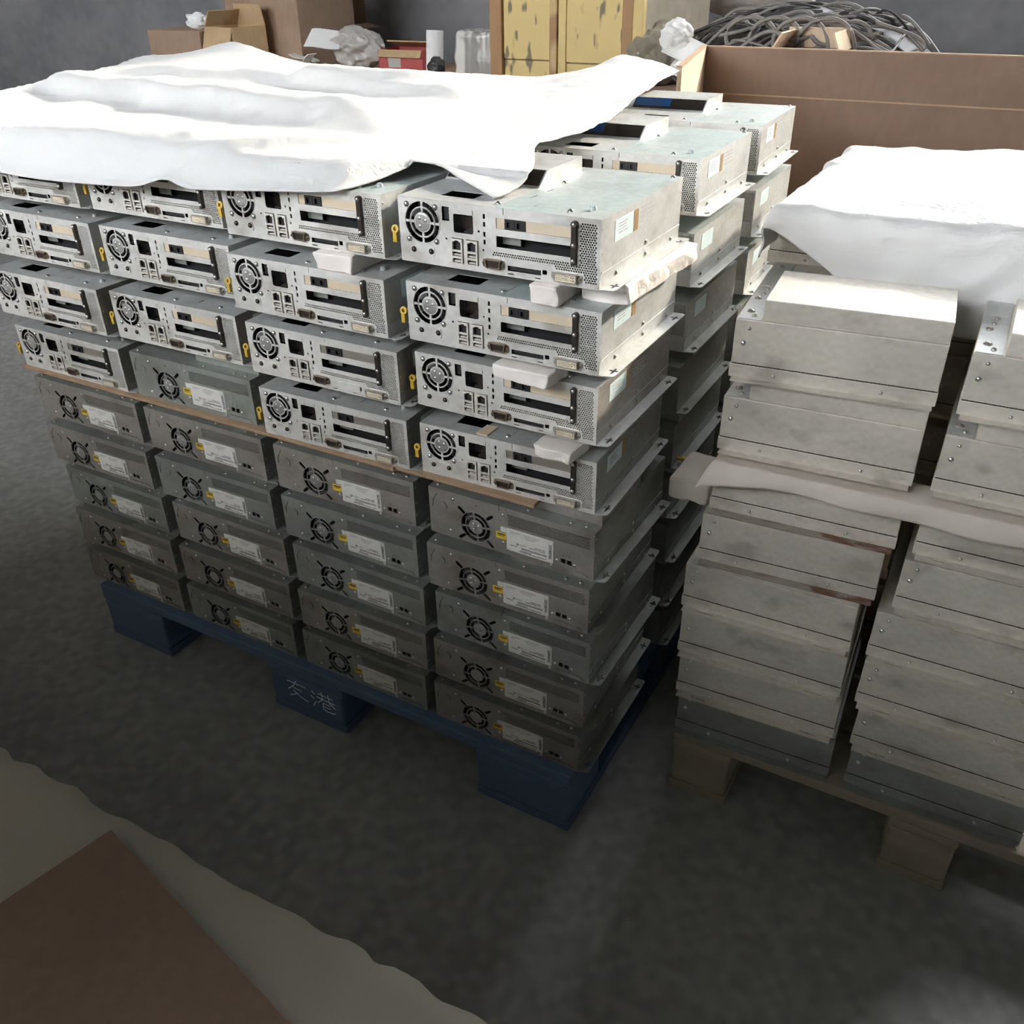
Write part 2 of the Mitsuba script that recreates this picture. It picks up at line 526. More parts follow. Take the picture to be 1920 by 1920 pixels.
def side_marks():
    return cat([bx(.0004, .0009, y, y + l, z, z + .0012) for y, l, z in ((.05, .028, -.016), (.05, .024, -.0195), (.05, .026, -.023), (.052, .012, -.0275), (.068, .012, -.0275))])


def label_print():
    b = [rect(220, 226.5, 37, 75).difference(rect(220.3, 226.2, 37.3, 74.7))]
    for v, u0, u1 in ((39, 152, 172), (41, 152, 168), (43.3, 152, 160), (39, 176, 205), (41.2, 178, 203), (43.4, 176, 200), (46, 180, 196)):
        b.append(rect(u0, u1, v, v + .7))
    return cat([raised(q, -.0008, -.0005) for q in b])


def label_bars():
    b = []
    for v, u0, u1 in ((60, 186, 214), (64.4, 172, 217), (66.4, 172, 217), (69.6, 170, 190), (72, 168, 216), (57, 196, 214)):
        b.append(rect(u0, u1, v, v + 1.1))
    b.append(Point(165.5, -60).buffer(2.2).difference(Point(165.5, -60).buffer(1.0)))
    b += [LineString([(170.5 + 4 * k, -58.5), (172 + 4 * k, -61.5)]).buffer(.4, quad_segs=1) for k in range(3)]
    b += [LineString([(152 + 3 * k, -64 - (k % 2) * 1.5), (155 + 3 * k, -66 + (k % 2) * 1.8)]).buffer(.5, quad_segs=1) for k in range(4)]
    return cat([raised(q, -.0008, -.0005) for q in b])


def label_word():
    m = meshkit.text_mesh('SIEMENS', .0042, .0003, bold=True)
    w = m.bounds[1][0] - m.bounds[0][0]
    v = m.vertices.copy()
    # reads downwards along the right edge of the plate
    s = .026 / w
    m.vertices = np.stack([X(221.3) + v[:, 1] * 1.0, -.0005 - v[:, 2], -.043 - (v[:, 0] - m.bounds[0][0]) * s], -1)
    m.invert() if False else None
    trimesh.repair.fix_normals(m)
    return m


def serial_screws_side():
    return cat([dome(.0005, y, z, 'right', .0028) for y, z in ((.05, -.076), (.145, -.060), (.147, -.076), (.241, -.079))] + [dome(-.0002, y, z, 'right', .0018, .0008) for y, z in ((.005, -.012), (.005, -.041), (.005, -.064), (.268, -.02), (.268, -.05))])


def top_screws_a():
    return cat([dome(x, y, 0, 'up', .0034, .0032) for x, y in ((-.152, .018), (-.052, .022), (-.132, .165), (-.010, .262))]) if True else None


def standoff():
    return cat(cyl((-.030, .040, 0), (-.030, .040, .004), .0046, 12), cyl((-.030, .040, .004), (-.030, .040, .0052), .0034, 10))


def common_parts(k, tw, front_mat, top_mat, side_mat, flip):
    part(k, 'chassis', 'chassis', chassis, side_mat, tw)
    part(k, 'mounting_flange', 'flange', flange, side_mat if flip else 'steel_side', tw)
    part(k, 'inner_board', 'inner', lambda: bx(-W + .002, -.002, .024, .026, -H + .002, -.003), 'dark_void', tw)


def unit_a(label, x, y, z, deg=0., group=None, front='steel_front', top='steel_teal', side='steel_side', terminal=True, cover_slot=False, closed_slot=False, sticker=True):
    k = thing('computer_unit', label, 'computer', group)
    tw = at(x, y, z, deg)
    common_parts(k, tw, front, top, side, False)
    part(k, 'front_plate', 'plate_a', plate_a, front, tw)
    part(k, 'power_supply_cover', 'top_left', top_left, 'steel_side', tw)
    part(k, 'top_cover', 'top_right', top_right, top, tw)
    b = part(k, 'drive_box', 'box_a', drive_box_a, 'steel_side', tw)
    part(b, 'drive_slot', 'slot_a', lambda: slant(.01, .985, .12, .95, .0006), 'dark_bronze', tw)
    part(b, 'blue_strip', 'bstrip', lambda: slant(.02, .52, .3, .95, .0011), 'blue_strip', tw)
    f = part(k, 'fan', 'fan_a', lambda: fan_blades(FA), 'fan_plastic', tw)
    part(f, 'fan_hub', 'hub_a', lambda: hub(FA), 'hub_silver', tw, 40)
    part(f, 'fan_ring', 'ring_a', lambda: grille_rings(FA), front, tw, True)
    for i, (u, v) in enumerate(((14.3, 9.4), (59.3, 9.4), (15.5, 54.5), (59.3, 53.8))):
        part(k, 'fan_screw', f'fs{i}', lambda: dome(X(u), 0, -v / 1000, 'front', .0038, .0032), 'bright_metal', tw, 40)
    g = part(k, 'fan_bracket', 'fbr', lambda: raised(rect(13, 55, 62, 75.5, 2.5), -.0012, 0), front, tw)
    for i, u in enumerate((22.5, 50.4)):
        part(g, 'black_screw', f'bs{i}', lambda: dome(X(u), -.0012, -.0677, 'front', .0034, .003), 'dark_bronze', tw, 40)
    part(k, 'power_switch', 'switch', lambda: bx(X(70), X(78.5), .004, .008, -.024, -.008), 'black_plastic', tw)
    part(k, 'power_inlet', 'inlet', lambda: cat(bx(X(87), X(117), .018, .020, -.038, -.015), bx(X(100), X(116), .004, .019, -.0385, -.036)), 'dark_bronze', tw)
    for i, (u0, u1) in enumerate(((82.3, 101.2), (105.2, 124.3))):
        j = part(k, 'jack_stack', f'jack{i}', lambda: jack_shell(u0 + .5, u1 - 1.4, 46.4, 77.8), 'jack_metal', tw)
        part(j, 'jack_cavity', f'jcav{i}', lambda: bx(X(u0 + .2), X(u1 - .2), .0035, .006, -.078, -.0454), 'black_plastic', tw)
    c = part(k, 'card_bracket', 'card', lambda: raised(rect(151.3, 258.8, 12.9, 26.2).difference(rect(163.3, 193.3, 13.4, 25.8)), .0012, .0022), 'cream_bracket' if not cover_slot else 'dull_metal', tw)
    for i, u in enumerate((163.6, 178.6)):
        part(c, 'card_socket', f'sock{i}', lambda: cat(raised(rect(u, u + 14.4, 13.6, 25.6).difference(rect(u + 3, u + 11.4, 16.5, 23.5)), -.0006, .0016), raised(rect(u + 2.5, u + 12, 16, 24), .003, .004)), 'black_plastic', tw)
    part(k, 'slot_cage', 'cage', lambda: cat(bx(X(151), X(178), .016, .0175, -.0495, -.036), bx(X(151), X(258), .004, .016, -.0355, -.0345)), 'steel_green', tw)
    part(k, 'latch_bar', 'latch', latch, 'dark_bronze', tw)
    for i, v in enumerate((8, 33, 52)):
        part(k, 'latch_screw', f'ls{i}', lambda: dome(X(262.5), -.006, -v / 1000, 'front', .0026, .002), 'bright_metal', tw, 40)
    s = part(k, 'serial_port', 'dsub', dsub_shell, 'brown_metal', tw)
    part(s, 'pin_block', 'dsubc', dsub_core, 'dark_bronze', tw)
    s = part(k, 'video_port', 'dvi', dvi_shell, 'dull_metal', tw)
    part(s, 'pin_block', 'dvic', dvi_core, 'port_ivory', tw)
    if closed_slot:
        part(k, 'slot_cover', 'slotcover', lambda: raised(rect(165, 222, 68.5, 80.5, 2), -.0012, 0), front, tw)
    else:
        part(k, 'memory_card_slot', 'cf', lambda: raised(rect(167.4, 215.2, 71.8, 77.6), .004, .006), 'black_plastic', tw)
    part(k, 'vent_backing', 'backr', lambda: bx(X(266.5), X(295.5), .0035, .0045, -.057, -.003), 'dark_void', tw)
    part(k, 'vent_backing', 'backl', lambda: bx(X(143), X(295.5), .0035, .0045, -.070, -.053), 'dark_void', tw)
    part(k, 'side_screws', 'sscrew', serial_screws_side, 'dull_metal', tw, 40, kind='stuff')
    part(k, 'top_screws', 'tscrew', top_screws_a, 'bright_metal', tw, 40, kind='stuff')
    part(k, 'standoff', 'stand', standoff, 'steel_teal', tw, 40)
    if sticker:
        q = part(k, 'serial_sticker', 'sside', lambda: bx(0, .0005, .040, .098, -.036, -.0095), 'sticker_cyan', tw)
        part(q, 'print', 'sprint', side_marks, 'print_faint', tw)
        part(q, 'barcode_strip', 'sbar', lambda: cat([bx(.0003, .0009, .099 + .0032 * i, .1008 + .0032 * i, -.036, -.0095) for i in range(5)]), 'print_brown', tw)
        part(k, 'side_printing', 'sfaint', lambda: cat([bx(0, .0002, .122, .122 + l, zz, zz + .0018) for zz, l in ((-.012, .042), (-.018, .048), (-.024, .044), (-.030, .05))]), 'print_faint', tw)
    if terminal:
        part(k, 'ground_terminal', 'term', lambda: cat(cyl((-W - .013, .006, -.045), (-W + .002, .006, -.045), .0036, 10), trimesh.creation.annulus(.0028, .0058, .003, sections=14, transform=trimesh.transformations.translation_matrix((-W - .008, .001, -.045)) @ trimesh.transformations.rotation_matrix(1.3, [1, 0, 0])), bx(-W - .011, -W - .005, -.002, .003, -.062, -.049)), 'brass_yellow', tw, 30)
    return k


def b_box():
    return rbox(-.150, 0, .024, .168, 0, BOXH, .0012)


def unit_b(label, x, y, z, deg=0., group=None, front='steel_warm', top='steel_green', side='steel_green'):
    k = thing('computer_unit', label, 'computer', group)
    tw = at(x, y, z, deg)
    common_parts(k, tw, front, top, side, True)
    part(k, 'front_plate', 'plate_b', plate_b, front, tw)
    part(k, 'top_cover', 'top_b', lambda: cat(bx(-W, -.1655, .0, D, -.001, 0), bx(-.1648, 0, 0, D, -.001, 0)), top, tw)
    part(k, 'drive_box', 'box_b', b_box, front, tw)
    f = part(k, 'fan', 'fan_b', lambda: fan_blades(FB), 'fan_plastic', tw)
    part(f, 'fan_hub', 'hub_b', lambda: hub(FB), 'hub_silver', tw, 40)
    part(f, 'fan_ring', 'ring_b', lambda: grille_rings(FB), front, tw, True)
    for i, q in enumerate(([(X(7), -.0001, -.036), (X(8), -.0001, -.024), (X(16), -.0001, -.010)],
                           [(X(28), -.0001, -.022), (X(33), -.0001, -.025), (X(35), -.0001, -.031), (X(32), -.0001, -.036)],
                           [(X(236), -.0001, -.077), (X(262), -.0001, -.0765), (X(282), -.0001, -.077), (X(288), -.0001, -.082)])):
        part(k, 'knockout_emboss', f'knock{i}', lambda: tube(np.array(q), .0006, 5), 'dark_bronze', tw)
    part(k, 'vent_backing', 'backb', lambda: bx(X(144), X(293), .0035, .0045, -.035, -.008), 'dark_void', tw)
    s = part(k, 'rating_label', 'rlabel', lambda: raised(rect(145.5, 228, 34.8, 75.8, 1), -.0005, 0), 'sticker_white', tw)
    part(s, 'small_print', 'rprint', label_print, 'sticker_grey', tw)
    part(s, 'bold_print', 'rbars', label_bars, 'print_grey', tw)
    part(s, 'lettering', 'rword', label_word, 'print_dark', tw)
    y_ = part(k, 'yellow_sticker', 'ysticker', lambda: raised(rect(126.3, 145, 46.6, 59), -.0005, 0), 'sticker_yellow', tw)
    part(y_, 'print', 'yprint', lambda: raised(unary_union([rect(129, 143, 48.8, 51), rect(129, 141, 52.6, 53.6)]), -.0008, -.0005), 'print_dark', tw)
    part(k, 'white_sticker', 'wsticker', lambda: raised(rect(135, 145, 35.6, 44.6), -.0005, 0), 'sticker_white', tw)
    for i, u in enumerate((241, 251.5)):
        part(k, 'small_socket', f'ssock{i}', lambda: raised(rect(u + .4, u + 8, 61.2, 69.3).difference(rect(u + 2, u + 6.6, 62.6, 68)), .0005, .003), 'dark_bronze', tw)
    part(k, 'front_screws', 'bscrews', lambda: cat([dome(X(u), 0, -v / 1000, 'front', .0024, .0018) for u, v in ((234.4, 66.5), (265, 67), (224.5, 80), (139.4, 13.8), (139.3, 64.9), (47.2, 12), (39.1, 72.9))]), 'bright_metal', tw, 40, kind='stuff')
    part(k, 'top_screws', 'btscrews', lambda: cat([dome(xx, yy, 0, 'up', .003, .0026) for xx, yy in ((-.285, .012), (-.118, .012), (-.045, .012), (-.020, .013))]), 'dull_metal', tw, 40, kind='stuff')
    part(k, 'side_screws', 'sscrew', serial_screws_side, 'bright_metal', tw, 40, kind='stuff')
    return k


def unit_plain(label, x, y, z, deg=0., group=None, side='steel_side', top='steel_teal', sticker=False, portside=True):
    """a unit of which only sides and top can be seen between its neighbours"""
    k = thing('computer_unit', label, 'computer', group)
    tw = at(x, y, z, deg)
    part(k, 'chassis', 'plainbody', lambda: bx(-W, 0, 0, D, -H, 0), side, tw)
    part(k, 'top_cover', 'plaintop', lambda: bx(-.1465, 0, 0, D, 0, .0006), top, tw)
    part(k, 'base_seam', 'plainseam', lambda: bx(-.002, .0008, .0012, D, -.0672, -.0655), side, tw)
    part(k, 'mounting_flange', 'flange', flange, side, tw)
    part(k, 'drive_box', 'box_a' if portside else 'box_b', drive_box_a if portside else b_box, 'steel_side', tw)
    if sticker:
        part(k, 'serial_sticker', 'sside', None, 'sticker_cyan', tw)
        part(k, 'side_screws', 'sscrew', serial_screws_side, 'dull_metal', tw, 40, kind='stuff')
        part(k, 'perforated_panel', 'plainperf', lambda: raised(unary_union([rect(268, 294, 4, 57)]).difference(unary_union(hexes(rect(268, 294, 4, 57)))), -.001, 0), 'steel_warm', tw)
    return k


ORD = ['topmost', 'second', 'third', 'fourth', 'fifth', 'sixth', 'seventh', 'eighth', 'lowest']
COL = ['right-hand front column', 'middle front column', 'left-hand front column', 'far left front column past the printed edge']
COLS = ['corner front column', 'second front column from the corner', 'third front column from the corner', 'fourth front column from the corner']


def where(i):
    return {0: 'topmost', 8: 'bottom one'}.get(i, ORD[i] + ' from the top')


ZA = [0., -.1129, -.2270, -.3437]
ZB = [-.4560, -.5612, -.6664, -.7716, -.8768]
A_OFF = [[(0, 0, -.2), (.0045, .000, .1), (-.006, .022, -.1), (-.0066, .030, 1.5)],
         [(-.3190, -.008, -1.0), (-.3195, -.016, -.6), (-.3225, .004, .3), (-.3240, .015, 1.2)],
         [(-.6400, .012, 0), (-.6420, .016, .2), (-.6510, .012, .5), (-.6520, .020, .0)],
         [(-.9600, .005, .4), (-.9620, .012, -.3), (-.9710, .000, .3), (-.9730, .015, .2)]]
B_OFF = [[(0, .020, -.8), (-.006, .020, .6), (-.001, .022, -.5), (-.009, .022, .4), (-.015, .020, 0)],
         [(-.324, .020, .3), (-.327, .020, 0), (-.3205, .020, -.4), (-.324, .020, .3), (-.3325, .020, 0)],
         [(-.651, .020, .0), (-.651, .020, .3), (-.640, .022, -.4), (-.646, .020, .2), (-.655, .020, 0)],
         [(-.972, .020, .0), (-.974, .018, .3), (-.966, .022, -.4), (-.970, .020, .2), (-.978, .020, 0)]]
NOTE_A = {(0, 0): 'silver port-side computer unit with teal-tinted top, topmost of the {c}', (0, 1): 'silver port-side computer unit under the white foam blocks, second in the {c}',
          (0, 2): 'grimy silver port-side computer unit, third from the top in the {c}', (0, 3): 'silver computer unit with a yellow tape scrap on top, fourth in the {c}'}
for c in range(4):
    for r in range(4):
        x, y, d = A_OFF[c][r]
        lab = NOTE_A.get((c, r), 'silver port-side computer unit, {w}, {c}').format(c=COLS[c], w=where(r))
        if (c, r) == (0, 0):
            unit_a(lab, x, y, ZA[r], d)
        elif c == 2 and r == 3:
            unit_b('grey label-side computer unit standing on the cardboard sheet, ' + COLS[c], x, y, ZA[r], d, front='steel_green')
        else:
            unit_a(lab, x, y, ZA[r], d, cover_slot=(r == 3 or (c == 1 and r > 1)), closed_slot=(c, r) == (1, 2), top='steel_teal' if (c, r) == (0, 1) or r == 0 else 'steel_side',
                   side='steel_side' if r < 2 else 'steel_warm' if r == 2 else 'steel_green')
    for r in range(5):
        x, y, d = B_OFF[c][r]
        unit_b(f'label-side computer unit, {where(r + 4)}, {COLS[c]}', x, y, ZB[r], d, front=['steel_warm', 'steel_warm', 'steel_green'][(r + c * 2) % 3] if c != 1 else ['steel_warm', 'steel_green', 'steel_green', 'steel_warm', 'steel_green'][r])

ROWX, ROWY, ROWD = (-.018, -.021), (.406, .749), (.5, 2.0)
RN = ('second row of the right side', 'rear row of the right side')
for j in range(2):
    for r in range(9):
        z = (ZA + ZB)[r]
        dx, dy = rnd.uniform(-.004, .004), rnd.uniform(-.004, .006)
        lab = f'silver computer unit, {where(r)}, {RN[j]}'
        if r == 0:
            unit_a(lab + ' beside the foam sheet edge', ROWX[j], ROWY[j], z, ROWD[j], terminal=False)
        else:
            unit_plain(lab, ROWX[j] + dx, ROWY[j] + dy, z, ROWD[j] * .5, sticker=r < 3, portside=r < 4, side='steel_side' if r < 3 else 'steel_green', top='steel_teal' if r < 4 else 'steel_green')
for c in (1, 2, 3):
    for j in range(2):
        for r in range(9):
            unit_plain('silver computer unit buried in the block behind the front row', A_OFF[c][0][0] - .004, ROWY[j], (ZA + ZB)[r], 0, group='units buried inside the block', portside=r < 4)

# cardboard layer between the port-side and the label-side units
for nm, x0, x1, y0, lab in (('cardboard_sheet', -.362, -.098, .013, 'thin brown cardboard sheet under the corner column of units'),
                            ('cardboard_sheet', -1.28, -.352, .008, 'long brown cardboard sheet under the left columns of units')):
    zt = -.4296 if x0 > -.5 else -.4300
    sheet = cat([bx(x0, x1, y0, .27, zt - .0012, zt), bx(x0, x1, y0, .27, zt - .0062, zt - .0050), bx(x0 + .001, x1 - .001, y0 + .0015, .27, zt - .0050, zt - .0012)])
    if x0 > -.5:
        sheet.apply_translation((0, 0, 0))
    solo(nm, sheet, 'card_edge', lab, 'cardboard sheet', ZT)


# white foam spacers between units
def pad(x0, x1, y0, y1, z0, z1, lab, deg=0, tilt=0, mat='foam_block', seed=0):
    b = rbox(x0, x1, y0, y1, z0, z1, min(.0025, (z1 - z0) * .3), 8)
    b = b.subdivide_to_size(.006)
    b.vertices += (meshkit.fbm(b.vertices * 42 + seed * 7.3, 2)[:, None] - .5) * np.array([.008, .008, .002])
    c = np.array([(x0 + x1) / 2, (y0 + y1) / 2, (z0 + z1) / 2])
    if deg:
        b.apply_transform(trimesh.transformations.rotation_matrix(math.radians(deg), [0, 0, 1], c))
    if tilt:
        b.apply_transform(trimesh.transformations.rotation_matrix(math.radians(tilt), [1, 0, 0], c))
    return solo('foam_pad', b, mat, lab, 'foam pad', ZT, smooth=35)


G1, G2, G3 = (-.1125, -.0862), (-.2266, -.1990), (-.3433, -.3132)
pad(-.092, -.052, -.012, .10, *G1, 'small torn white foam block under the front of the topmost corner unit', seed=1)
pad(-.035, .030, .035, .272, *G1, 'long white foam block sticking out on the right under the topmost corner unit', deg=-3, seed=2)
pad(-.150, -.062, -.012, .05, G2[0], -.207, 'white foam slab jutting out above the third corner unit', deg=-6, seed=3)
pad(-.098, -.035, .006, .06, G3[0], -.326, 'white foam slab on the fourth corner unit', deg=-4, seed=4)
pad(-.438, -.372, -.018, .06, *G1, 'pinkish white foam block under the topmost unit beside the corner column', deg=3, seed=5)
solo('masking_tape', cat(bx(-.205, -.186, -.0015, .03, -.3425, -.3419), bx(-.205, -.186, -.0016, -.0008, -.352, -.3419)), 'card_pale', 'scrap of yellowish tape on the fourth corner unit', 'tape', ZT.translate([0, .031, 0]))
solo('yellow_clip', cat(bx(0, .030, -.004, .004, -.004, .004), cyl((.029, 0, .001), (.052, -.012, -.022), .0035, 8), cyl((.002, 0, 0), (-.012, .006, -.003), .003, 8)), 'brass_yellow',
     'bent yellow plastic clip hanging on the dark side of the block', 'clip', ZT.translate([.0135, .36, -.49]), smooth=30)


# ------------------------------------------------------------------ blue pallet under the block
def pallet(name, label, cat_, x0, x1, y0, y1, h, mat, boards, blocks_w, nb=3):
    k = thing(name, label, cat_)
    n = boards
    wb = (y1 - y0) / (n + (n - 1) * .25)
    for i in range(n):
        a = y0 + i * wb * 1.25
        part(k, 'deck_board', f'{name}deck{i}', rbox(x0, x1, a, a + wb, h - .022, h, .003), mat)
    for i in range(3):
        a = x0 + (x1 - x0 - blocks_w) * i / 2
        part(k, 'stringer_board', f'{name}st{i}', rbox(a, a + blocks_w, y0, y1, h - .040, h - .022, .003), mat)
        part(k, 'runner', f'{name}ru{i}', rbox(a, a + blocks_w, y0, y1, 0, .020, .003), mat)
        for j in range(3):
            b = y0 + (y1 - y0 - .14) * j / 2
            part(k, 'block', f'{name}bl{i}{j}', rbox(a + .002, a + blocks_w - .002, b, b + .14, .020, h - .040, .006), mat)
    return k


PH = Z0 - .8768 - H
bp = pallet('plastic_pallet', 'blue plastic pallet carrying the big block of computer units', 'pallet', -1.235, -.020, .000, 1.06, PH, 'blue_plastic', 6, .195)
# handwriting on the middle block
SX, SZ = -.6275, Z0
strokes = [[(-.677, -1.002), (-.628, -1.004)], [(-.652, -.994), (-.662, -1.012), (-.678, -1.026)], [(-.668, -1.016), (-.640, -1.018), (-.652, -1.030), (-.676, -1.043)], [(-.664, -1.024), (-.646, -1.036), (-.626, -1.042)],
           [(-.612, -1.004), (-.604, -1.010)], [(-.616, -1.018), (-.607, -1.024)], [(-.612, -1.044), (-.602, -1.028)],
           [(-.596, -1.004), (-.556, -1.006)], [(-.600, -1.015), (-.551, -1.018)], [(-.586, -.996), (-.584, -1.015)], [(-.568, -.997), (-.567, -1.015)],
           [(-.584, -1.016), (-.598, -1.030)], [(-.568, -1.018), (-.552, -1.030)], [(-.584, -1.026), (-.566, -1.027), (-.567, -1.035), (-.583, -1.035)], [(-.585, -1.026), (-.586, -1.044), (-.572, -1.047), (-.556, -1.045), (-.554, -1.039)]]
part(bp + '__block_003', 'handwriting', 'hand', cat([tube(np.array([[x, .0006, z + Z0 - .015] for x, z in s]), .0015, 5) for s in strokes]), 'chalk_white', None, label='white handwritten characters')

# ------------------------------------------------------------------ right-hand pile on a wooden pallet
PH2 = .149
wp = pallet('wooden_pallet', 'worn wooden pallet under the right-hand pile of units', 'pallet', .100, .98, .195, 1.0, PH2, 'pallet_wood', 5, .11)


def s_unit(label, x, y, z, deg, box_h, seed, mat='steel_olive', group=None, rusty=False):
    """a unit turned so that its long side shows: upper body, lapped base strip, flange in front"""
    k = thing('computer_unit', label, 'computer', group)
    tw = at(x, y, z, deg)
    part(k, 'chassis', 'sbody', lambda: rbox(0, D, .0015, W, -H, 0, .0012), mat, tw)
    part(k, 'base_strip', 'sstrip', lambda: rbox(-.0012, D + .001, -.0004, .25, -H + .0004, -.0655, .0008), mat, tw)

    part(k, 'seam_line', 'sseam', lambda: bx(.001, D - .001, .0008, .004, -.0656, -.0642), 'dark_bronze', tw)

    def fl():
        o = sbox(.004, -.016, D - .003, .001)
        cr = [unary_union([LineString([(xx - .013, -.0075), (xx + .013, -.0075)]).buffer(.0013, quad_segs=2), Point(xx, -.0075).buffer(.0026, quad_segs=2)]) for xx in (.042, D - .04)]
        m = trimesh.creation.extrude_polygon(o.difference(unary_union(cr)), .0014, engine='earcut')
        m.apply_translation((0, 0, -H - .0002))
        return m
    part(k, 'mounting_flange', 'sflange', fl, 'rusty_flange' if rusty else mat, tw)
    part(k, 'drive_box', f'sbox{box_h}', lambda: rbox(.036, D, .004, .150, 0, box_h, .0012), mat, tw)
    if box_h > .025:
        part(k, 'edge_plate', 'sedge', lambda: cat(bx(.002, .034, .003, .155, 0, .0012), bx(.002, .034, .160, .285, 0, .0016)), 'steel_side', tw)
        part(k, 'edge_bolts', 'sbolts', lambda: cat([dome(xx, yy, .0013, 'up', rr, .0035) for xx, yy, rr in ((.014, .035, .005), (.012, .095, .0042), (.016, .118, .003), (.018, .140, .003), (.016, .262, .0048), (.022, .017, .003))]), 'dull_metal', tw, 40, kind='stuff')
    for i, (xx, zz) in enumerate(((.014, -.034), (.062, -.0765), (.205, -.0765), (.020, -.012))):
        part(k, 'screw', f'sscr{i}', lambda: dome(xx, .0016 if zz > -.06 else -.0004, zz, 'front', .0036 if i == 0 else .0026, .0028), 'bright_metal', tw, 40)
    return k


SZT = [-.165, -.283, -.388, -.488, -.590, -.689, -.780, -.8695]
SXS = [.120, .116, .115, .105, .087, .089, .094, .100]
SDG = [5.0, 3.0, 2.5, 3.5, 1.5, 2.0, 2.4, 2.4]
SBX = [.030, .0315, .0142, .0192, .0162, .0132, .0052, .0036]
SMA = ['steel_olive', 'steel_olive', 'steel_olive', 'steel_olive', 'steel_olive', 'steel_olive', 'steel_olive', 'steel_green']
SNOTE = ['topmost, with bright bolted edge strip on top', 'second from the top', 'third from the top, just below the draped foam', 'fourth from the top, above the rusty streak', 'fifth from the top, below the rusty streak', 'sixth from the top', 'seventh from the top', 'lowest, on the wooden pallet']
for r in range(8):
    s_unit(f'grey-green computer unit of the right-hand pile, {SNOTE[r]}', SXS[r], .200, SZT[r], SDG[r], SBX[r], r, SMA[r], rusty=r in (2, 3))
for r in range(8):
    s_unit(f'grey-green computer unit in the second column of the right-hand pile, {where(r) if r < 7 else "lowest"}', SXS[r] + .300 + rnd.uniform(-.004, .004), .215, SZT[r], 1.0, SBX[r], r, SMA[r], group='second column of the right-hand pile')
ZR2 = [-.060] + [-.165 + .001 - .1 * i for i in range(0, 8)]
for cx, cw in ((.068, 'near'), (.37, 'far')):
    for r in range(8):
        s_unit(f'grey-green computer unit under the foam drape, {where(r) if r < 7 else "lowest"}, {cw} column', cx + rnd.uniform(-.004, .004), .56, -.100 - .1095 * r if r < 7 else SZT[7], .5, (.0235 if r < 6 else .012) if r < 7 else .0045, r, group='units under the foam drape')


# ------------------------------------------------------------------ foam sheets
def interp_curve(pts, n, k=None):
    p = np.asarray(pts, float)
    s = np.r_[0, np.cumsum(np.linalg.norm(np.diff(p[:, :2], axis=0), axis=1))]
    t = np.linspace(0, s[-1], n)
    from scipy.interpolate import PchipInterpolator
    return PchipInterpolator(s, p)(t)


